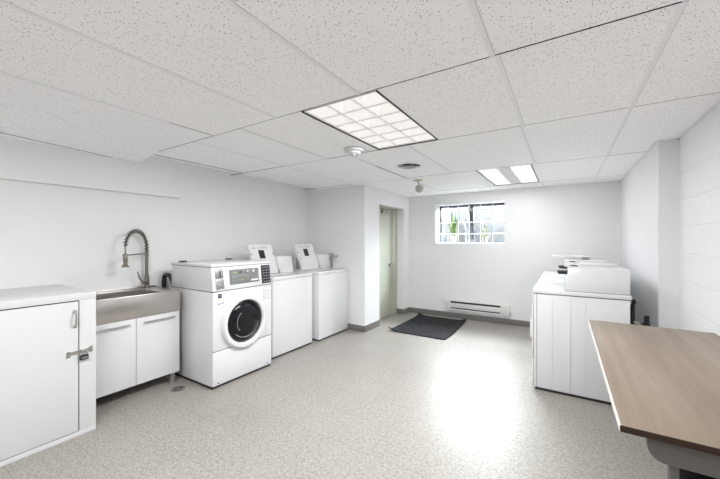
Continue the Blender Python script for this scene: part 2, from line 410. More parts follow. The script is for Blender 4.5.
# window
win = structure('window_1', loc=((W0+W1)/2, 5.70, WZ0))
gy = 5.70
bm = B()
box(bm, W0, W0+.03, gy-.02, gy+.03, WZ0, WZ1, .002); box(bm, W0, W1, gy-.02, gy+.03, WZ1-.035, WZ1+.0, .002)
box(bm, -1.375, -1.30, gy-.03, gy+.03, WZ0, WZ1, .002); box(bm, W1-.014, W1, gy-.02, gy+.03, WZ0, WZ1, .002); box(bm, W0, W1, gy-.02, gy+.03, WZ0, WZ0+.012, .002)
obj('window_frame', bm, M['darkframe'], win)
obj('pane', bx(W0+.03, -1.375, gy+.0, gy+.004, WZ0+.012, WZ1-.035), M['glass'], win)
obj('pane', bx(-1.30, W1-.014, gy+.01, gy+.014, WZ0+.012, WZ1-.035), M['glass'], win)
obj('window_sill', bx(W0, W1, YB-.006, gy-.02, WZ0-.012, WZ0+.004, bev=.002), M['trim'], win)
# outside : window well
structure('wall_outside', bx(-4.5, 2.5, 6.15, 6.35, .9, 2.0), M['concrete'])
structure('wall_unseen_facade', bx(-4.5, 2.5, YB+.02, YB+WT, CZ+.2, 5.2), M['concrete'])  # unseen house wall above, added to keep part of the sky off the well
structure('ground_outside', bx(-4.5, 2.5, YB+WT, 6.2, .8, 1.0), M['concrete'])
bm = B(); tube(bm, [(-1.66, 6.03, 2.10), (-1.62, 6.03, 1.98), (-1.58, 6.03, 1.85), (-1.50, 6.03, 1.68), (-1.45, 6.03, 1.5), (-1.44, 6.03, 1.0)], .078, 16)  # tube added to imitate the curved blue shadow on the well wall
single('shadow_band', bm, M['bluegrey'], 'thick curved blue-grey tube standing in for a shadow band outside the left window pane', 'pipe')

# security grille inside window
t = thing('window_grille', 'white steel bar grille across the small basement window', 'grille', ((W0+W1)/2, 5.50, WZ0))
for z in (1.805, 1.603, 1.412):
    bm = B(); cyl(bm, (W0, 5.50, z), (W1, 5.50, z), .0062, 8); obj('horizontal_bar', bm, M['whitebar'], t)
for x in (-1.687, -1.508, -1.332, -1.150, -.968):
    bm = B(); cyl(bm, (x, 5.494, WZ0), (x, 5.494, WZ1), .0062, 8); obj('vertical_bar', bm, M['whitebar'], t)

# doorway door
d = structure('door_1', loc=(DX, (D0+D1)/2, 0))
obj('door_leaf', bx(DX-.05, DX, D0+.05, 5.066, .012, DT-.03, bev=.002), M['olive'], d)
bm = B(); box(bm, DX-.055, DX+.03, 5.075, D1, 0, DT, .003); box(bm, DX-.055, DX+.03, D0, D0+.045, 0, DT, .003); box(bm, DX-.055, DX+.03, D0, D1, DT-.028, DT, .003)
box(bm, DX-.03, DX+.012, 5.045, 5.095, 0, DT-.02, .002)
obj('door_frame', bm, M['olive_dk'], d)
bm = B(); lathe(bm, (DX, 5.0, .875), (1,0,0), [(0,0),(.034,0),(.034,.006),(.014,.01),(.014,.03),(.030,.038),(.035,.05),(.030,.064),(0,.068)], 20)
obj('door_knob', bm, M['chrome'], d)
obj('door_closer', bx(DX, DX+.04, 4.70, 4.92, DT-.10, DT-.045, bev=.004), M['greymetal'], d)

# ------------------------------------------------------------------ ceiling fixtures
def louver_light(name, R, nx, ny, power, label, group, cz=CZ, ribh=.010, rw=.0035, depth=.05):
    x0, x1, y0, y1 = R; t = thing(name, label, 'ceiling light', ((x0+x1)/2, (y0+y1)/2, cz), group)
    bm = B(); cx = (x1-x0-.03)/nx; cy = (y1-y0-.012)/ny      # coffered lens: one shallow pyramid per cell
    for i in range(nx):
        for j in range(ny):
            xa, ya = x0+.015+cx*i, y0+.006+cy*j; zt = cz+.012; up = cz+.012+depth; ins = .30
            o4 = [bm.verts.new(p) for p in ((xa, ya, zt), (xa+cx, ya, zt), (xa+cx, ya+cy, zt), (xa, ya+cy, zt))]
            i4 = [bm.verts.new(p) for p in ((xa+cx*ins, ya+cy*ins, up), (xa+cx*(1-ins), ya+cy*ins, up), (xa+cx*(1-ins), ya+cy*(1-ins), up), (xa+cx*ins, ya+cy*(1-ins), up))]
            for k in range(4): bm.faces.new((o4[k], o4[(k+1)%4], i4[(k+1)%4], i4[k]))
            bm.faces.new(i4)
    obj('diffuser', bm, M['lamp_far' if nx == 2 else 'lamp'], t, smooth=False)
    ld = bpy.data.lights.new('lamp_light', 'AREA'); ld.shape = 'RECTANGLE'; ld.size = x1-x0-.04; ld.size_y = y1-y0-.02
    ld.energy = power*PI*ld.size*ld.size_y; ld.color = (.965,.985,1.0)
    lo = bpy.data.objects.new('lamp_light', ld); C.objects.link(lo); lo.parent = t; lo.location = (0, 0, -.004)
    bm = B()
    for i in range(nx+1):
        x = x0+.014 + (x1-x0-.028)*i/nx
        hexa(bm, [(x-rw, y0+.006, cz+.003), (x+rw, y0+.006, cz+.003), (x+rw, y1-.006, cz+.003), (x-rw, y1-.006, cz+.003),
                  (x-.001, y0+.006, cz+.003+ribh), (x+.001, y0+.006, cz+.003+ribh), (x+.001, y1-.006, cz+.003+ribh), (x-.001, y1-.006, cz+.003+ribh)])
    for j in range(ny+1):
        y = y0+.01 + (y1-y0-.02)*j/ny
        hexa(bm, [(x0+.01, y-rw, cz+.004), (x1-.01, y-rw, cz+.004), (x1-.01, y+rw, cz+.004), (x0+.01, y+rw, cz+.004),
                  (x0+.01, y-.001, cz+.004+ribh), (x1-.01, y-.001, cz+.004+ribh), (x1-.01, y+.001, cz+.004+ribh), (x0+.01, y+.001, cz+.004+ribh)])
    obj('louver', bm, M['louver'], t)
    bm = B(); box(bm, x0, x0+.010, y0, y1, cz-.003, cz+.05); box(bm, x1-.013, x1, y0, y1, cz-.003, cz+.05)
    box(bm, x0, x1, y1-.004, y1+.002, cz-.001, cz+.05)
    obj('frame', bm, M['black'], t)
    return t
louver_light('ceiling_light', L1, 3, 6, LAMP_NEAR, 'large lit louvered ceiling light, the nearest and brightest, above the laundry floor', 'recessed ceiling lights')
t = louver_light('ceiling_light', L2, 2, 14, LAMP_FAR, 'smaller lit ceiling light panel near the far wall window', 'recessed ceiling lights', ribh=.008, rw=.002, depth=.012)
bm = B(); box(bm, -.640, -.500, L2[2]+.01, L2[3]-.01, CZ+.008, CZ+.0115); obj('center_baffle', bm, M['louver'], t)

louver_light('ceiling_light', (-1.39, -.85, -.93, .19), 3, 6, LAMP_ADDED, 'ceiling light added behind the camera to brighten the near end of the room', 'recessed ceiling lights')  # unseen fixture, added to bring up the near end of the room
# smoke detector
bm = B(); lathe(bm, (-1.545, 2.345, CZ-.002), (0,0,-1), [(0,0),(.085,0),(.088,.008),(.084,.02),(.06,.028),(.052,.04),(.03,.048),(0,.05)], 32)
M['detector'] = pmat('greyish_white_plastic', (.58,.58,.57), .45)  # greyer than the white trim
t = thing('smoke_detector', 'round white smoke detector beside the large ceiling light', 'smoke detector', (-1.545, 2.345, CZ))
obj('housing', bm, M['detector'], t)
bm = B(); lathe(bm, (-1.545, 2.345, CZ-.050), (0,0,-1), [(.0,0),(.022,0),(.022,.006),(0,.008)], 20); obj('sensor_cap', bm, M['greymetal'], t)
# round vent
vx, vy = -1.385, 3.16
t = thing('ceiling_vent', 'round white ceiling air diffuser with dark slots', 'vent', (vx, vy, CZ))
bm = B(); lathe(bm, (vx, vy, CZ), (0,0,-1), [(.118,.010),(.132,.010),(.152,.003),(.152,-.0),(.125,0),(.118,0),(.118,.010)], 40); obj('rim', bm, M['trim'], t)
bm = B(); lathe(bm, (vx, vy, CZ-.0012), (0,0,-1), [(0,.001),(.120,.001),(.120,0),(0,0)], 40); obj('dark_throat', bm, M['black'], t)
for r_ in (.030, .064):
    bm = B(); lathe(bm, (vx, vy, CZ-.004), (0,0,-1), [(r_-.008,.0),(r_+.014,.016),(r_+.012,.018),(r_-.010,.002),(r_-.008,0)], 32); obj('cone_ring', bm, M['greymetal'], t)
bm = B(); lathe(bm, (vx, vy, CZ-.004), (0,0,-1), [(0,0),(.012,0),(.012,.022),(.006,.036),(0,.038)], 16); obj('center_screw', bm, M['greymetal'], t)
for k in range(4):
    a = PI/4 + k*PI/2; bm = B(); cyl(bm, (vx, vy, CZ-.010), (vx+.1*math.cos(a), vy+.1*math.sin(a), CZ-.008), .005, 8); obj('spoke', bm, M['trim'], t)
# little spot lamp
sx, sy = -1.624, 3.997
t = thing('spot_lamp', 'small beige swivel spot lamp hanging from the ceiling', 'lamp', (sx, sy, CZ))
bm = B(); lathe(bm, (sx, sy, CZ), (0,0,-1), [(0,0),(.058,0),(.058,.008),(.03,.018),(.014,.022),(0,.022)], 24); obj('mount', bm, M['cream'], t)
bm = B(); tube(bm, [(sx, sy, CZ-.018), (sx+.012, sy, CZ-.055), (sx+.02, sy+.01, CZ-.085)], .011, 10); obj('stem', bm, M['cream'], t)
bm = B(); lathe(bm, (sx+.04, sy+.045, CZ-.100), Vector((-.25,-.85,-.25)), [(0,0),(.022,0),(.03,.012),(.046,.04),(.052,.06),(.052,.078),(.047,.082),(.044,.07)], 28); s_ = obj('shade', bm, M['cream'], t)
bm = B(); lathe(bm, (sx+.04, sy+.045, CZ-.100), Vector((-.25,-.85,-.25)), [(.045,.07),(.03,.08),(0,.084)], 28); obj('bulb_face', bm, M['greymetal'], s_)

# ------------------------------------------------------------------ storage cabinet (left foreground)
SX, SY0, SY1, SH = -2.73, -.35, .915, .948
t = thing('storage_cabinet', 'low white painted storage cabinet with a padlocked door', 'cabinet', (-3.08, .3, 0))
bm = B(); box(bm, XL+.01, SX, SY0, SY1, .0, .0305, .002)
box(bm, XL+.01, SX-.02, SY0, SY1-.0, .0305, SH-.045)
box(bm, SX-.02, SX, .825, SY1, .03, SH-.045, .0015); box(bm, SX-.02, SX, SY0, -.2, .03, SH-.045, .0015)
obj('body', bm, M['cabinet'], t)
obj('top_panel', bx(XL+.01, SX+.002, SY0, SY1+.001, SH-.046, SH, bev=.003), M['cabinet'], t)
obj('door_gap', bx(SX-.022, SX-.014, -.2, .825, .03, SH-.045), M['black'], t)
dr = obj('door', bx(SX-.018, SX+.001, -.195, .819, .036, SH-.053, bev=.002), M['cabinet'], t)
bm = B(); tube(bm, [(SX, .800, .735), (SX+.022, .800, .745), (SX+.026, .800, .782), (SX+.022, .800, .82), (SX, .800, .83)], .006, 10)
box(bm, SX, SX+.004, .790, .810, .722, .742, .001); box(bm, SX, SX+.004, .790, .810, .823, .843, .001); obj('pull_handle', bm, M['chrome'], dr)
bm = B(); hexa(bm, [(SX, .765, .545), (SX+.004, .765, .545), (SX+.004, .885, .552), (SX, .885, .552), (SX, .765, .567), (SX+.004, .765, .567), (SX+.004, .885, .574), (SX, .885, .574)])
box(bm, SX+.001, SX+.007, .755, .776, .535, .573, .001); box(bm, SX+.001, SX+.007, .874, .894, .545, .583, .001)
box(bm, SX+.003, SX+.02, .836, .840, .548, .572, .001)
obj('hasp', bm, M['chrome'], t)
bm = B(); box(bm, SX+.004, SX+.024, .822, .868, .505, .538, .005)
pk = single('padlock', bm, M['black'], 'small black padlock hanging on the hasp of the white storage cabinet', 'padlock')
bm = B(); tube(bm, [(SX+.014, .830, .53), (SX+.014, .830, .552), (SX+.014, .836, .566), (SX+.014, .845, .570), (SX+.014, .854, .566), (SX+.014, .860, .552), (SX+.014, .860, .53)], .0035, 8)
WORLD[pk.name] = Vector((0,0,0)); obj('shackle', bm, M['chrome'], pk)
obj('label_plate', bx(SX+.0235, SX+.0255, .829, .861, .515, .524), M['greymetal'], pk)

# ------------------------------------------------------------------ sink cabinet with steel sink
K0, K1, KX = .94, 1.635, -3.0
t = thing('sink_cabinet', 'white gloss two-door base cabinet under the steel utility sink', 'cabinet', (-3.22, 1.28, 0))
bm = B(); box(bm, XL+.01, KX-.02, K0, K1, .10, .655, .002); obj('body', bm, M['cabinet'], t)
for y0, y1 in ((K0+.001, 1.276), (1.280, K1-.001)):
    dd = obj('door', bx(KX-.018, KX, y0, y1, .100, .655, bev=.002), M['gloss_door'], t)
    bm = B(); c = (y0+y1)/2; a0, a1 = (y0+.05, y1-.05)
    tube(bm, [(KX, a0+.01, .613), (KX+.022, a0+.01, .613)], .004, 8); tube(bm, [(KX, a1-.01, .613), (KX+.022, a1-.01, .613)], .004, 8)
    box(bm, KX+.018, KX+.026, a0, a1, .607, .619, .002); obj('bar_handle', bm, M['chrome'], dd)
for (x, y) in ((KX-.05, K0+.04), (KX-.05, K1-.045), (XL+.06, K0+.04), (XL+.06, K1-.045)):
    bm = B(); box(bm, x-.02, x+.02, y-.02, y+.02, .008, .10, .002); box(bm, x-.024, x+.024, y-.024, y+.024, 0, .01, .002); obj('leg', bm, M['greymetal'], t)
t = thing('utility_sink', 'deep stainless steel apron-front utility sink on the white cabinet', 'sink', (-3.22, 1.28, .657))
TZ = .845; SB = XL+.005; SFR = KX+.008
b0, b1, bb, bf = K0+.03, 1.50, SB+.075, SFR-.03
bm = B()
box(bm, SB+.001, bf+.006, K0-.0015, b0, .658, TZ-.0004, .001); box(bm, SB+.001, bf+.006, b1, K1+.0015, .658, TZ-.0004, .001)
box(bm, SB, bb, b0-.002, b1+.002, .6575, TZ-.0008, .001); box(bm, bf, SFR, K0-.002, K1+.002, .657, TZ, .004)
obj('apron', bm, M['steel'], t)
bm = B(); box(bm, bb-.002, bf+.002, b0-.002, b1+.002, .657, .675)
box(bm, bb-.001, bb+.003, b0, b1, .67, TZ-.004); box(bm, bf-.003, bf+.001, b0, b1, .67, TZ-.004); box(bm, bb, bf, b0-.001, b0+.003, .67, TZ-.004); box(bm, bb, bf, b1-.003, b1+.001, .67, TZ-.004)
obj('basin', bm, M['steel'], t)
bm = B(); lathe(bm, ((bb+bf)/2, 1.2, .6755), (0,0,1), [(0,0),(.04,0),(.044,.002),(.04,.004),(0,.002)], 24); obj('drain_strainer', bm, M['greymetal'], t)
bm = B(); box(bm, SB, SB+.008, K0, K1, TZ-.001, TZ+.012, .002); obj('back_lip', bm, M['steel'], t)
# faucet
fx, fy = -3.395, 1.535
t = thing('faucet', 'tall brushed nickel spring-neck faucet at the back of the steel sink', 'faucet', (fx, fy, TZ))
bm = B(); lathe(bm, (fx, fy, TZ+.0005), (0,0,1), [(0,0),(.028,0),(.028,.008),(.021,.012),(.021,.115),(.014,.12),(.0135,.30),(.017,.31),(.017,.345),(.013,.35),(0,.352)], 24); obj('body', bm, M['nickel'], t)
hx, hy = -3.29, 1.315
dirv = Vector((hx-fx, hy-fy, 0)); span = dirv.length; dirv.normalize()
def archpt(s):   # 0..1 along the arch
    z0, rad = TZ+.352, span/2
    straight = .055; arc = PI*rad; tot = straight + arc
    q = s*tot
    if q < straight: return Vector((fx, fy, z0+q))
    a = (q-straight)/rad
    if a > PI: a = PI
    return Vector((fx, fy, z0+straight)) + dirv*(rad - rad*math.cos(a)) + Vector((0,0,rad*math.sin(a)*1.12))
bm = B(); tube(bm, [archpt(i/24) for i in range(25)] , .0075, 10)
obj('inner_hose', bm, M['rubber'], t)
bm = B(); pts = []; turns = 16; N = turns*12
for i in range(N+1):
    s = i/N; p = archpt(s); q = archpt(min(1, s+.01)) - archpt(max(0, s-.01)); q.normalize()
    side = dirv.cross(Vector((0,0,1))).normalized(); up = side.cross(q).normalized()
    a = 2*PI*turns*s; pts.append(p + (side*math.cos(a) + up*math.sin(a))*.0165)
tube(bm, pts, .0048, 6); obj('spring', bm, M['nickel'], t)
bm = B(); zt = TZ+.352+.055
tube(bm, [(hx, hy, zt+.004), (hx, hy, 1.16)], .0062, 10); obj('spray_hose', bm, M['nickel'], t)
bm = B(); lathe(bm, (hx, hy, 1.185), (0,0,-1), [(0,0),(.012,0),(.018,.01),(.018,.075),(.014,.085),(.02,.105),(.031,.115),(.031,.122),(0,.122)], 22); obj('spray_head', bm, M['nickel'], t)
bm = B(); tube(bm, [(fx, fy, 1.178), (hx, hy, 1.168)], .006, 10); lathe(bm, (hx, hy, 1.175), (0,0,-1), [(.019,0),(.022,0),(.022,.016),(.019,.016),(.019,0)], 20); obj('support_arm', bm, M['nickel'], t)
bm = B(); tube(bm, [(fx, fy, TZ+.055), (fx+.035, fy-.045, TZ+.055)], .017, 16); tube(bm, [(fx+.035, fy-.045, TZ+.058), (fx+.03, fy-.075, TZ+.10), (fx+.025, fy-.088, TZ+.165)], .006, 10, radii=[.009,.007,.006]); obj('lever_handle', bm, M['nickel'], t)

# ------------------------------------------------------------------ front-loading washer
WX, WY0, WY1, WB, WH = -2.58, 1.69, 2.358, -3.25, 1.088
t = thing('front_load_washer', 'white coin-operated front-loading washer with a round black door', 'washing machine', ((WX+WB)/2, (WY0+WY1)/2, 0))
yc = (WY0+WY1)/2
bm = B(); box(bm, WB, WX-.004, WY0, WY1, .022, .848, .006); obj('cabinet', bm, M['enamel'], t)
obj('lower_panel', bx(WX-.006, WX+.002, WY0+.002, WY1-.002, .024, .322, bev=.003), M['enamel'], t)
obj('lower_seam', bx(WX-.006, WX+.0012, WY0+.003, WY1-.003, .320, .329), M['enamel_seam'], t); obj('middle_seam', bx(WB+.01, WX+.0012, WY0-.0006, WY1+.0006, .8465, .8525), M['enamel_seam'], t); obj('top_seam', bx(WB+.01, WX-.02, WY0-.0006, WY1+.0006, 1.0605, 1.0645), M['enamel_seam'], t)
obj('front_panel', bx(WX-.006, WX+.002, WY0+.002, WY1-.002, .327, .844, bev=.003), M['enamel'], t)
bm = B(); box(bm, WB+.01, WX-.012, WY0+.004, WY1-.004, .0, .03); obj('plinth', bm, M['black'], t)
bm = B(); hexa(bm, [(WB, WY0, .852), (WX+.004, WY0, .852), (WX+.004, WY1, .852), (WB, WY1, .852), (WB, WY0, 1.062), (WX-.022, WY0, 1.062), (WX-.022, WY1, 1.062), (WB, WY1, 1.062)], .005)
ch = obj('control_housing', bm, M['enamel'], t)
obj('top_lid', bx(WB-.002, WX-.014, WY0-.002, WY1+.002, 1.064, WH, bev=.006), M['enamel'], t)
def cp(y0, y1, z0, z1, d0=0, d1=.004):      # plate on the sloped control face
    def xa(z): return WX+.004 - .026*(z-.852)/.21
    return [(xa(z0)+d0, y0, z0), (xa(z0)+d1, y0, z0), (xa(z0)+d1, y1, z0), (xa(z0)+d0, y1, z0), (xa(z1)+d0, y0, z1), (xa(z1)+d1, y0, z1), (xa(z1)+d1, y1, z1), (xa(z1)+d0, y1, z1)]
bm = B(); hexa(bm, cp(1.835, 2.215, .872, 1.045, -.002, .003), .001); pf = obj('display_surround', bm, M['enamel'], ch)
bm = B(); hexa(bm, cp(1.862, 2.196, .893, 1.030, 0, .005), .001); dp = obj('display_panel', bm, M['display'], ch)
for (y0, y1, z0, z1, m_) in ((2.10, 2.185, .912, .925, 'white_decal'), (2.06, 2.075, 1.0, 1.012, 'white_decal'), (2.125, 2.145, .995, 1.015, 'white_decal'),
                             (1.965, 2.0, .995, 1.008, 'black'), (1.90, 1.95, .998, 1.005, 'yellow_decal'), (1.985, 2.01, .925, .934, 'yellow_decal'), (1.89, 1.96, .955, .958, 'grey_decal'), (1.89, 2.06, .97, .973, 'grey_decal'), (1.89, 1.96, .93, .933, 'grey_decal')):
    bm = B(); hexa(bm, cp(y0, y1, z0, z1, .0045, .006)); obj('display_mark', bm, M[m_], dp)
bm = B(); hexa(bm, cp(2.232, 2.345, .868, 1.048, 0, .005), .001); pp = obj('instruction_panel', bm, M['black'], ch)
for r_ in range(6):
    z = 1.03-.028*r_; y = 2.242 + random.uniform(0,.01)
    while y < 2.325:
        l_ = random.uniform(.010, .028); bm = B()
        hexa(bm, cp(y, min(y+l_, 2.338), z-.007, z-.001, .0048, .006)); obj('instruction_mark', bm, M['grey_decal'], pp); y += l_+.014
for (z0, z1) in ((.962, 1.045), (.868, .950)):
    bm = B(); hexa(bm, cp(1.722, 1.80, z0, z1, 0, .006), .001); cpl = obj('coin_plate', bm, M['greymetal'], ch)
    bm = B()
    if z0 > .95: hexa(bm, cp(1.765, 1.772, z0+.01, z1-.02, .006, .010))
    else: lathe(bm, (WX+.006, 1.752, (z0+z1)/2), (1,0,0), [(0,.004),(.018,.004),(.022,0),(.022,-.004)], 20)
    obj('coin_slot' if z0 > .95 else 'coin_lock', bm, M['black'] if z0 > .95 else M['chrome'], cpl)
# door
dz, dy = .538, 2.018
dm = thing_part = None
bm = B(); lathe(bm, (WX+.002, dy, dz), (1,0,0), [(.196,.0),(.197,.018),(.205,.034),(.222,.040),(.238,.036),(.250,.020),(.254,.0)], 64); dr = obj('door_ring', bm, M['enamel'], t)
bm = B(); lathe(bm, (WX+.002, dy, dz), (1,0,0), [(0,.002),(.198,.002),(.198,.014),(.186,.020),(.176,.010),(.170,.004)], 64); obj('door_gasket', bm, M['rubber'], dr)
bm = B(); lathe(bm, (WX+.002, dy, dz), (1,0,0), [(.174,.006),(.165,.015),(.13,.03),(.08,.040),(.03,.0435),(0,.044)], 48); gl = obj('door_glass', bm, M['darkglass'], dr)
bm = B()
for (rr, a0, a1, wd) in ((.150, -2.4, -.2, .005), (.105, 2.2, 3.9, .006)):  # bright arcs laid on the glass to imitate reflections
    pts = []
    for k in range(17):
        a = a0+(a1-a0)*k/16; h = .047 - .030*(rr/.165)**2.2
        pts.append((WX+.001+h, dy+rr*math.cos(a), dz+rr*math.sin(a)))
    tube(bm, pts, wd*.6, 6)
obj('glass_highlight', bm, M['highlight'], gl)
bm = B(); box(bm, WX, WX+.008, 2.225, 2.262, .50, .575, .003); obj('door_latch', bm, M['enamel'], t)
obj('detergent_gap', bx(WX+.0005, WX+.0028, 2.25, 2.353, .705, .832), M['grey_decal'], t)
dw = obj('detergent_drawer', bx(WX, WX+.006, 2.2545, 2.350, .709, .828, bev=.002), M['enamel'], t)
obj('drawer_grip', bx(WX+.005, WX+.0075, 2.27, 2.34, .782, .788), M['grey_decal'], dw)
bd = obj('badge', bx(WX+.001, WX+.004, 1.742, 1.776, .790, .826), M['black'], t)
bm = B(); box(bm, WX+.0035, WX+.0045, 1.748, 1.753, .796, .820); hexa(bm, [(WX+.0035,1.753,.806),(WX+.0045,1.753,.806),(WX+.0045,1.768,.796),(WX+.0035,1.768,.796),(WX+.0035,1.753,.812),(WX+.0045,1.753,.812),(WX+.0045,1.768,.820),(WX+.0035,1.768,.820)]); obj('badge_mark', bm, M['greymetal'], bd)
bm = B(); box(bm, WX+.001, WX+.0028, 1.738, 1.766, .735, .742); box(bm, WX+.001, WX+.0028, 1.775, 1.800, .738, .745); obj('name_print', bm, M['blue_decal'], t)
for y in (1.745, 2.30):
    bm = B(); lathe(bm, (WX+.002, y, .043), (1,0,0), [(0,.003),(.006,.002),(.007,0)], 12); obj('screw', bm, M['black'], t)
for y in (1.785, 2.30):
    bm = B(); box(bm, -3.235, -3.19, y-.03, y+.03, WH, WH+.012, .003); obj('hinge_cap', bm, M['black'], t)
# hose behind it
bm = B(); tube(bm, [(-3.385, 1.690, .72), (-3.385, 1.690, .90), (-3.375, 1.690, .94), (-3.345, 1.690, .962), (-3.31, 1.69, .962), (-3.285, 1.71, .94), (-3.281, 1.73, .86)], .021, 14)
single('drain_hose', bm, M['rubber'], 'thick black drain hose looping behind the front-loading washer', 'hose')

# ------------------------------------------------------------------ top-loading washers
def top_loader(y0, y1, x1):
    x0 = x1-.60; H = .895
    t = thing('top_load_washer', '', 'washing machine', ((x0+x1)/2, (y0+y1)/2, 0), 'top-loading washers with raised lids')
    bm = B(); box(bm, x0, x1, y0, y1, .022, H-.042, .006)
    obj('cabinet', bm, M['enamel'], t)
    obj('plinth', bx(x0+.01, x1-.012, y0+.005, y1-.005, 0, .03), M['black'], t)
    ox0, ox1, oy0, oy1 = x1-.27, x1-.055, y0+.09, y1-.09
    bm = B()
    box(bm, x0, ox0, y0-.001, y1+.001, H-.040, H, .004); box(bm, ox1, x1+.003, y0-.001, y1+.001, H-.040, H, .005)
    box(bm, ox0-.004, ox1+.004, y0-.001, oy0, H-.040, H, .004); box(bm, ox0-.004, ox1+.004, oy1, y1+.001, H-.040, H, .004)
    obj('top_deck', bm, M['enamel'], t)
    obj('tub', bx(ox0-.002, ox1+.002, oy0-.002, oy1+.002, H-.038, H-.030), M['black'], t)
    # raised lid, leaning back
    l0, l1 = y0+.02, y0+.375; hx0 = x1-.30; tx = hx0-.14; hz, tz = H+.008, 1.252
    poly = []
    rc = .03
    def P(y, s): return Vector((hx0+(tx-hx0)*s, y, hz+(tz-hz)*s))
    for y, s in ((l0+.015, 0), (l1-.005, 0), (l1, .06), (l1, .90)): poly.append(P(y, s))
    for k in range(1, 5): a = k*PI/10; poly.append(P(l1-rc+rc*math.cos(a), .90+.1*math.sin(a)))
    poly.append(P(l1-rc, 1)); poly.append(P(l0+rc, 1))
    for k in range(1, 5): a = PI/2+k*PI/10; poly.append(P(l0+rc+rc*math.cos(a), .90+.1*math.sin(a)))
    poly += [P(l0, .90), P(l0, .06)]
    bm = B(); prism(bm, poly, (-.026, 0, -.010)); ld = obj('lid', bm, M['enamel'], t)
    def plate(ya, yb, sa, sb, d=.002):
        bm = B(); prism(bm, [P(ya, sa)+Vector((.0005,0,0)), P(yb, sa)+Vector((.0005,0,0)), P(yb, sb)+Vector((.0005,0,0)), P(ya, sb)+Vector((.0005,0,0))], (d, 0, d*.4)); return bm
    obj('lid_label', plate(l0+.13, l0+.215, .52, .80), M['black'], ld)
    for ya, yb, s in ((l0+.06, l0+.10, .86), (l0+.12, l0+.175, .87), (l0+.20, l0+.235, .86), (l0+.25, l0+.285, .87), (l0+.06,l0+.08,.90), (l0+.2, l0+.26, .905)): obj('lid_print', plate(ya, yb, s, s+.022), M['grey_decal'], ld)
    for yy in (l0+.014, l1-.006): obj('lid_bumper', plate(yy-.006, yy+.006, .66, .69, .006), M['black'], ld)
    bm = B(); box(bm, hx0-.03, hx0+.004, l1+.002, l1+.022, H, H+.05, .003); box(bm, hx0-.05, hx0+.015, l0+.25, l1+.05, H-.001, H+.006, .002); obj('lid_hinge', bm, M['greymetal'], t)
    # coin meter case
    m0, m1 = y0+.40, y0+.625
    bm = B(); hexa(bm, [(x0+.06, m0-.01, H), (hx0+.01, m0-.01, H), (hx0+.01, m1, H), (x0+.06, m1, H), (x0+.06, m0-.025, 1.104), (hx0-.02, m0-.025, 1.104), (hx0-.02, m1, 1.098), (x0+.06, m1, 1.098)], .006)
    mt = obj('coin_meter', bm, M['enamel'], t)
    s0 = hx0-.01
    bm = B(); box(bm, s0-.05, s0+.028, m1+.001, m1+.035, .915, 1.09, .003); box(bm, s0-.03, s0+.05, m1-.004, m1+.03, 1.045, 1.105, .004); cm = obj('coin_slide', bm, M['greymetal'], mt)
    bm = B(); box(bm, s0+.048, s0+.125, m1+.004, m1+.024, 1.062, 1.074, .002); box(bm, s0+.118, s0+.128, m1-.006, m1+.034, 1.056, 1.080, .002); obj('slide_handle', bm, M['chrome'], cm)
    return t
a = top_loader(2.47, 3.128, -2.685); a['label'] = 'white top-loading washer with raised lid, beside the front-loading washer'
b_ = copy_tree(a); b_.location.y += .762; b_.location.x += .022; b_['label'] = 'white top-loading washer with raised lid, farther away, against the doorway wall'

# ------------------------------------------------------------------ row of dryers on the right
def dryer(y0, y1):
    x0, x1, H = -.235, .435, .875
    t = thing('dryer', '', 'dryer', ((x0+x1)/2, (y0+y1)/2, 0), 'white dryers in a row along the right wall')
    obj('cabinet', bx(x0+.008, x1-.006, y0+.003, y1-.003, .022, H-.038, bev=.004), M['enamel'], t)
    bm = B()
    for xa in (-.088, .146): box(bm, xa-.0012, xa+.0012, y0+.0005, y0+.004, .05, H-.06, .0005)
    for xa in (.040,): box(bm, xa-.004, xa+.004, y0-.0005, y0+.004, .05, H-.06, .0015)
    obj('side_rib', bm, M['enamel'], t)
    obj('plinth', bx(x0+.02, x1-.02, y0+.01, y1-.01, 0, .03), M['black'], t)
    obj('front_panel', bx(x0-.004, x0+.006, y0+.003, y1-.003, .262, H-.04, bev=.003), M['enamel'], t)
    obj('kick_panel', bx(x0-.004, x0+.006, y0+.003, y1-.003, .024, .256, bev=.003), M['enamel'], t)
    dd = obj('door', bx(x0-.016, x0-.004, y0+.10, y1-.10, .30, .70, bev=.004), M['enamel'], t)
    bm = B(); box(bm, x0-.030, x0-.016, y0+.115, y0+.14, .42, .58, .004); obj('door_handle', bm, M['enamel'], dd)
    bm = B(); box(bm, x0-.001, x1+.006, y0, y1, H-.035, H, .006); obj('top_panel', bm, M['enamel'], t)
    bm = B(); hexa(bm, [(.005, y0+.012, H), (x1-.004, y0+.012, H), (x1-.004, y1-.012, H), (.005, y1-.012, H), (.028, y0+.012, 1.068), (x1-.004, y0+.012, 1.068), (x1-.004, y1-.012, 1.068), (.028, y1-.012, 1.068)], .006)
    cs = obj('console', bm, M['enamel'], t)
    bm = B(); box(bm, x0+.006, x1-.004, y0+.0006, y1-.0006, H-.040, H-.034); box(bm, x0+.029, x0+.032, y0+.001, y0+.004, .024, H-.04); obj('panel_seam', bm, M['enamel_seam'], t)
    obj('console_seam', bx(.002, x1-.002, y0+.008, y1-.008, H-.001, H+.003), M['enamel_seam'], t)
    return t, cs
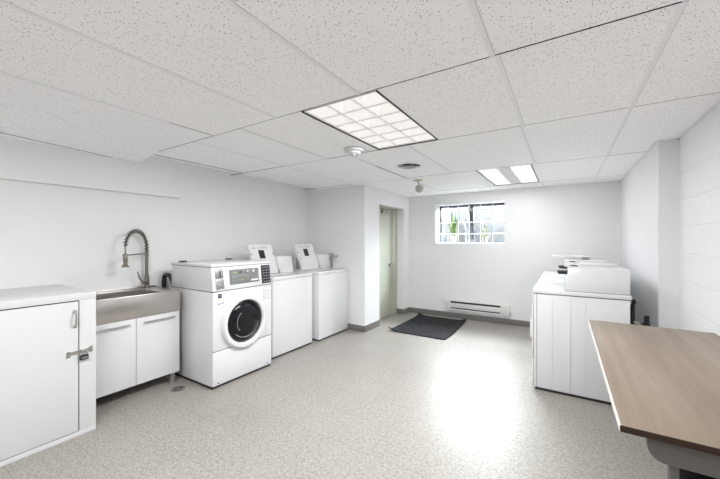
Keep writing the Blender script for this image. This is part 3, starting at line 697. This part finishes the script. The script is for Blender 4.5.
def slide_parts(cs, y0):
    bm = B(); hexa(bm, [(-.045, y0+.12, 1.006), (.03, y0+.12, 1.006), (.03, y0+.24, 1.006), (-.045, y0+.24, 1.006), (-.055, y0+.12, 1.036), (.03, y0+.12, 1.036), (.03, y0+.24, 1.036), (-.055, y0+.24, 1.036)], .003); obj('coin_slide', bm, M['black'], cs)
    bm = B(); box(bm, .0, .12, y0+.30, y0+.50, 1.060, 1.084, .004); q = obj('coin_box', bm, M['enamel'], cs)
    bm = B(); box(bm, .045, .10, y0+.294, y0+.302, 1.066, 1.078, .001); obj('coin_window', bm, M['black'], q)
t1, c1 = dryer(3.21, 3.868)
t1['label'] = 'white dryer nearest the wooden table, its ribbed side facing the room'
t2 = copy_tree(t1); t2.location.y += .662; t2['label'] = 'white dryer in the middle of the row along the right wall'
t3 = copy_tree(t1); t3.location.y += 1.324; slide_parts(c1, 3.21)
for q in [o for o in list(C.objects) if o.parent == t2 and o.name.startswith('console')]:
    if not q.name.startswith('console_seam'): c2 = q
for ch in [o for o in list(C.objects) if o.parent == c1]: copy_tree(ch, c2)
t3['label'] = 'white dryer farthest back in the row, under a raised white plate'
# raised plate on the farthest console
bm = B(); box(bm, -.13, .285, 4.72, 5.10, 1.100, 1.108, .003)
pl = single('raised_plate', bm, M['enamel'], 'thin white flat plate raised above the farthest dryer console', 'shelf')
bm = B(); box(bm, .06, .12, 4.83, 4.99, 1.0925, 1.102, .003); box(bm, .20, .25, 4.83, 4.99, 1.0685, 1.102, .003); obj('support_block', bm, M['enamel'], pl)

# plumbing behind the near dryer
bm = B(); tube(bm, [(.468, 3.41, .40), (.468, 3.41, .77)], .017, 12, radii=[.017,.017])
tube(bm, [(.468, 3.41, .77), (.480, 3.41, .80), (.470, 3.41, .82)], .014, 12)
t = single('gas_valve_pipe', bm, M['rubber'], 'black upright pipe with valve behind the nearest dryer', 'pipe')
bm = B(); tube(bm, [(.475, 3.41, .64), (.51, 3.41, .625)], .016, 12); obj('beige_fitting', bm, M['beige_hose'], t)
bm = B(); tube(bm, [(.505, 3.40, .583), (.515, 3.40, .585), (.545, 3.40, .60), (.555, 3.40, .63), (.555, 3.40, .70)], .02, 12, radii=[.018,.02,.02,.018,.015]); 
tube(bm, [(.53, 3.40, .63), (.575, 3.40, .63)], .014, 12)
single('black_elbow_hose', bm, M['rubber'], 'short black elbow hose beside the white column behind the dryer', 'hose')

# ------------------------------------------------------------------ table
TX0, TX1, TY0, TY1, TT = .140, XN-.001, 1.228, 2.75, .75
t = thing('folding_table', 'pale wood-topped laundry folding table against the right wall', 'table', (.45, 1.98, 0))
obj('tabletop', bx(TX0+.003, TX1, TY0+.003, TY1, TT-.018, TT, bev=.0012), M['wood'], t)
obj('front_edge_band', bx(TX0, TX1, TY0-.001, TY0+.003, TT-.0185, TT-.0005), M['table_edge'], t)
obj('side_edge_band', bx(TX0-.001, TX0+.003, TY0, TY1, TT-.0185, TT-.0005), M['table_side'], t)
poly = [(.208, 1.268, .7315), (.208, 1.268, .695)]
for k in range(1, 9): a = PI + k*PI/16; poly.append((.253+.045*math.cos(a), 1.268, .695+.045*math.sin(a)))
poly += [(TX1-.01, 1.268, .650), (TX1-.01, 1.268, .7315)]
bm = B(); prism(bm, poly, (0, .02, 0)); obj('end_apron', bm, M['tablegrey'], t, smooth=False)
obj('side_rail', bx(.215, .235, 1.30, 2.66, 0.69, .7315, bev=.002), M['tablegrey'], t)
obj('side_rail', bx(TX1-.05, TX1-.03, 1.30, 2.66, 0.69, .7315, bev=.002), M['tablegrey'], t)
for (x, y) in ((.262, 1.292), (TX1-.09, 1.292), (.56, 2.50), (TX1-.06, 2.50)):
    bm = B(); box(bm, x, x+.022, y, y+.03, 0.004, .70, .003); box(bm, x-.003, x+.025, y-.003, y+.033, 0, .012, .003); obj('leg', bm, M['tablegrey'], t)
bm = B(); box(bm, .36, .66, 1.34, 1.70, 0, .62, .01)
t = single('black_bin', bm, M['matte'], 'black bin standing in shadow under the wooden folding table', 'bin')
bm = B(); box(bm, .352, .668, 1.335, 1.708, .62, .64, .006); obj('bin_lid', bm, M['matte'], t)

# ------------------------------------------------------------------ baseboard heater
t = thing('baseboard_heater', 'white electric baseboard heater on the far wall under the window', 'heater', (-1.21, 5.42, .13))
hx0, hx1, hz0, hz1 = -1.70, -.715, .132, .290
bm = B(); box(bm, hx0, hx1, YB-.012, YB-.0, hz0, hz1, .001); obj('back_plate', bm, M['heater'], t)
obj('top_slot', bx(hx0+.08, hx1-.12, YB-.05, YB-.012, hz1-.034, hz1-.005), M['black'], t)
obj('bottom_slot', bx(hx0+.08, hx1-.12, YB-.05, YB-.012, hz0+.030, hz0+.048), M['black'], t)
bm = B(); hexa(bm, [(hx0, YB-.06, hz0+.048), (hx1, YB-.06, hz0+.048), (hx1, YB-.012, hz0+.048), (hx0, YB-.012, hz0+.048), (hx0, YB-.058, hz1-.034), (hx1, YB-.058, hz1-.034), (hx1, YB-.012, hz1-.034), (hx0, YB-.012, hz1-.034)], .003); obj('front_cover', bm, M['heater'], t)
bm = B(); box(bm, hx0, hx1, YB-.05, YB-.005, hz1-.005, hz1, .002); obj('top_lip', bm, M['heater'], t)
bm = B(); box(bm, hx0, hx1, YB-.06, YB-.005, hz0, hz0+.030, .003); obj('bottom_tray', bm, M['heater'], t)
for a0, a1 in ((hx0-.006, hx0+.085), (hx1-.125, hx1+.006)): obj('end_cap', bx(a0, a1, YB-.066, YB, hz0-.002, hz1+.001, bev=.004), M['heater'], t)
bm = B(); lathe(bm, (hx1+.004, YB-.04, hz0+.045), (1,0,0), [(0,.022),(.018,.022),(.02,0),(0,0)], 16); obj('thermostat_knob', bm, M['greymetal'], t)

# ------------------------------------------------------------------ door mat with curled corners
bm = B(); nx, ny = 26, 34; mx0, mx1, my0, my1 = -2.135, -1.31, 4.148, 5.30
def mz(u, v):
    z = 0.004
    for (cu, cv, h) in ((0,0,.05),(0,1,.035),(1,1,.05),(1,0,.004)):
        dd = math.hypot((u-cu)*(mx1-mx0), (v-cv)*(my1-my0))
        if dd < .17: z += h*(1-dd/.17)**2
    z += .004*(noise.noise(Vector((u*5, v*6, 0)))+.5)*.5
    return max(z, .002)
def wob(v): return .012*math.sin(v*5.1)
V = [[(bm.verts.new((mx0+(mx1-mx0)*i/nx+wob(j/ny)*(1 if i == nx else .0), my0+(my1-my0)*j/ny, mz(i/nx, j/ny)+.007)), bm.verts.new((mx0+(mx1-mx0)*i/nx+wob(j/ny)*(1 if i == nx else .0), my0+(my1-my0)*j/ny, mz(i/nx, j/ny)-.002))) for j in range(ny+1)] for i in range(nx+1)]
for i in range(nx):
    for j in range(ny):
        bm.faces.new((V[i][j][0], V[i+1][j][0], V[i+1][j+1][0], V[i][j+1][0])); bm.faces.new((V[i][j][1], V[i][j+1][1], V[i+1][j+1][1], V[i+1][j][1]))
for i in range(nx):
    for j in (0, ny): bm.faces.new((V[i][j][0], V[i][j][1], V[i+1][j][1], V[i+1][j][0]))
for j in range(ny):
    for i in (0, nx): bm.faces.new((V[i][j][0], V[i][j][1], V[i][j+1][1], V[i][j+1][0]))
single('door_mat', bm, M['mat'], 'charcoal ribbed floor mat with curled corners by the doorway', 'mat')

# ------------------------------------------------------------------ floor drain
dx_, dy_ = -2.86, 1.545
t = thing('floor_drain', 'small round metal floor drain cover beside the front-loading washer', 'drain', (dx_, dy_, 0))
bm = B(); lathe(bm, (dx_, dy_, 0), (0,0,1), [(0,.002),(.038,.002),(.04,.004),(.055,.004),(.058,0)], 28); obj('cover', bm, M['base'], t)
bm = B(); lathe(bm, (dx_, dy_, .0025), (0,0,1), [(.030,0),(.030,.0035),(.037,.0035),(.037,0)], 28); obj('ring', bm, M['black'], t)

# ------------------------------------------------------------------ plants on the sill
def leafblade(bm, base, dirx, diry, h, wd, bend, tw):
    n = 8; prev = None
    for i in range(n+1):
        s = i/n; wv = wd*(math.sin(PI*min(1, .18+s*.82))**.8)*(1 if s < .98 else .1)
        p = Vector(base) + Vector((dirx*bend*s*s, diry*bend*s*s, h*s))
        a = tw + s*.6; ax = Vector((math.cos(a), math.sin(a), 0))
        off = Vector((-math.sin(a), math.cos(a), 0))*.0015
        q = (bm.verts.new(p-ax*wv), bm.verts.new(p+off), bm.verts.new(p+ax*wv), bm.verts.new(p-off))
        if prev:
            for k in range(4): bm.faces.new((prev[k], prev[(k+1)%4], q[(k+1)%4], q[k]))
        else: bm.faces.new(q[::-1])
        prev = q
    bm.faces.new(prev)
def pot(bm, x, y, z, r, h): lathe(bm, (x, y, z), (0,0,1), [(0,0),(r*.72,0),(r,h*.9),(r*1.08,h*.9),(r*1.08,h),(r*.9,h),(r*.88,h*.88)], 28)
px_, py_ = -1.625, 5.61; z0 = WZ0+.004
t = thing('snake_plant', 'green snake plant in a small pale pot on the window sill', 'potted plant', (px_, py_, z0))
bm = B(); pot(bm, px_, py_, z0, .052, .125); obj('pot', bm, M['pot'], t)
bm = B(); lathe(bm, (px_, py_, z0+.108), (0,0,1), [(0,.002),(.045,.002),(.045,0)], 20); obj('soil', bm, M['soil'], t)
bm = B()
for (dx2, h, wd, bend, tw) in ((-.015,.52,.017,-.02,.2),(.012,.36,.018,.03,-.2),(0,.44,.016,-.01,.1),(.022,.28,.016,.06,.4),(-.02,.30,.014,-.10,-.1),(.0,.25,.018,.02,.3),(-.02,.34,.012,-.17,.2),(.02,.42,.014,.02,.0),(.028,.34,.015,.05,-.3)):
    leafblade(bm, (px_+dx2, py_+random.uniform(-.015,.015), z0+.10), 1, .1, h, wd, bend, tw)
obj('leaves', bm, M['leaf'], t)
px_ = -1.13
t = thing('spider_plant', 'wispy pale green plant in a glass jar on the right of the sill', 'potted plant', (px_, py_, z0))
bm = B(); pot(bm, px_+.02, py_, z0, .05, .10); obj('pot', bm, M['pot'], t)
bm = B()
for k in range(22):
    a = random.uniform(0, 2*PI); b2 = random.uniform(.02, .11)
    leafblade(bm, (px_+.01+random.uniform(-.025,.025), py_+random.uniform(-.02,.02), z0+.07), math.cos(a), .4*math.sin(a), random.uniform(.08,.26), .007, b2, a)
for k in range(10):
    a = random.uniform(0, 2*PI)
    leafblade(bm, (px_+random.uniform(-.05,.03), py_-.055, z0+.13), math.cos(a), -.1, -random.uniform(.06,.115), .007, .03, a)
tube(bm, [(px_, py_, z0+.12), (px_-.05, py_, z0+.27), (px_-.13, py_, z0+.30), (px_-.20, py_, z0+.25)], .004, 6)
obj('leaves', bm, M['leaf2'], t)
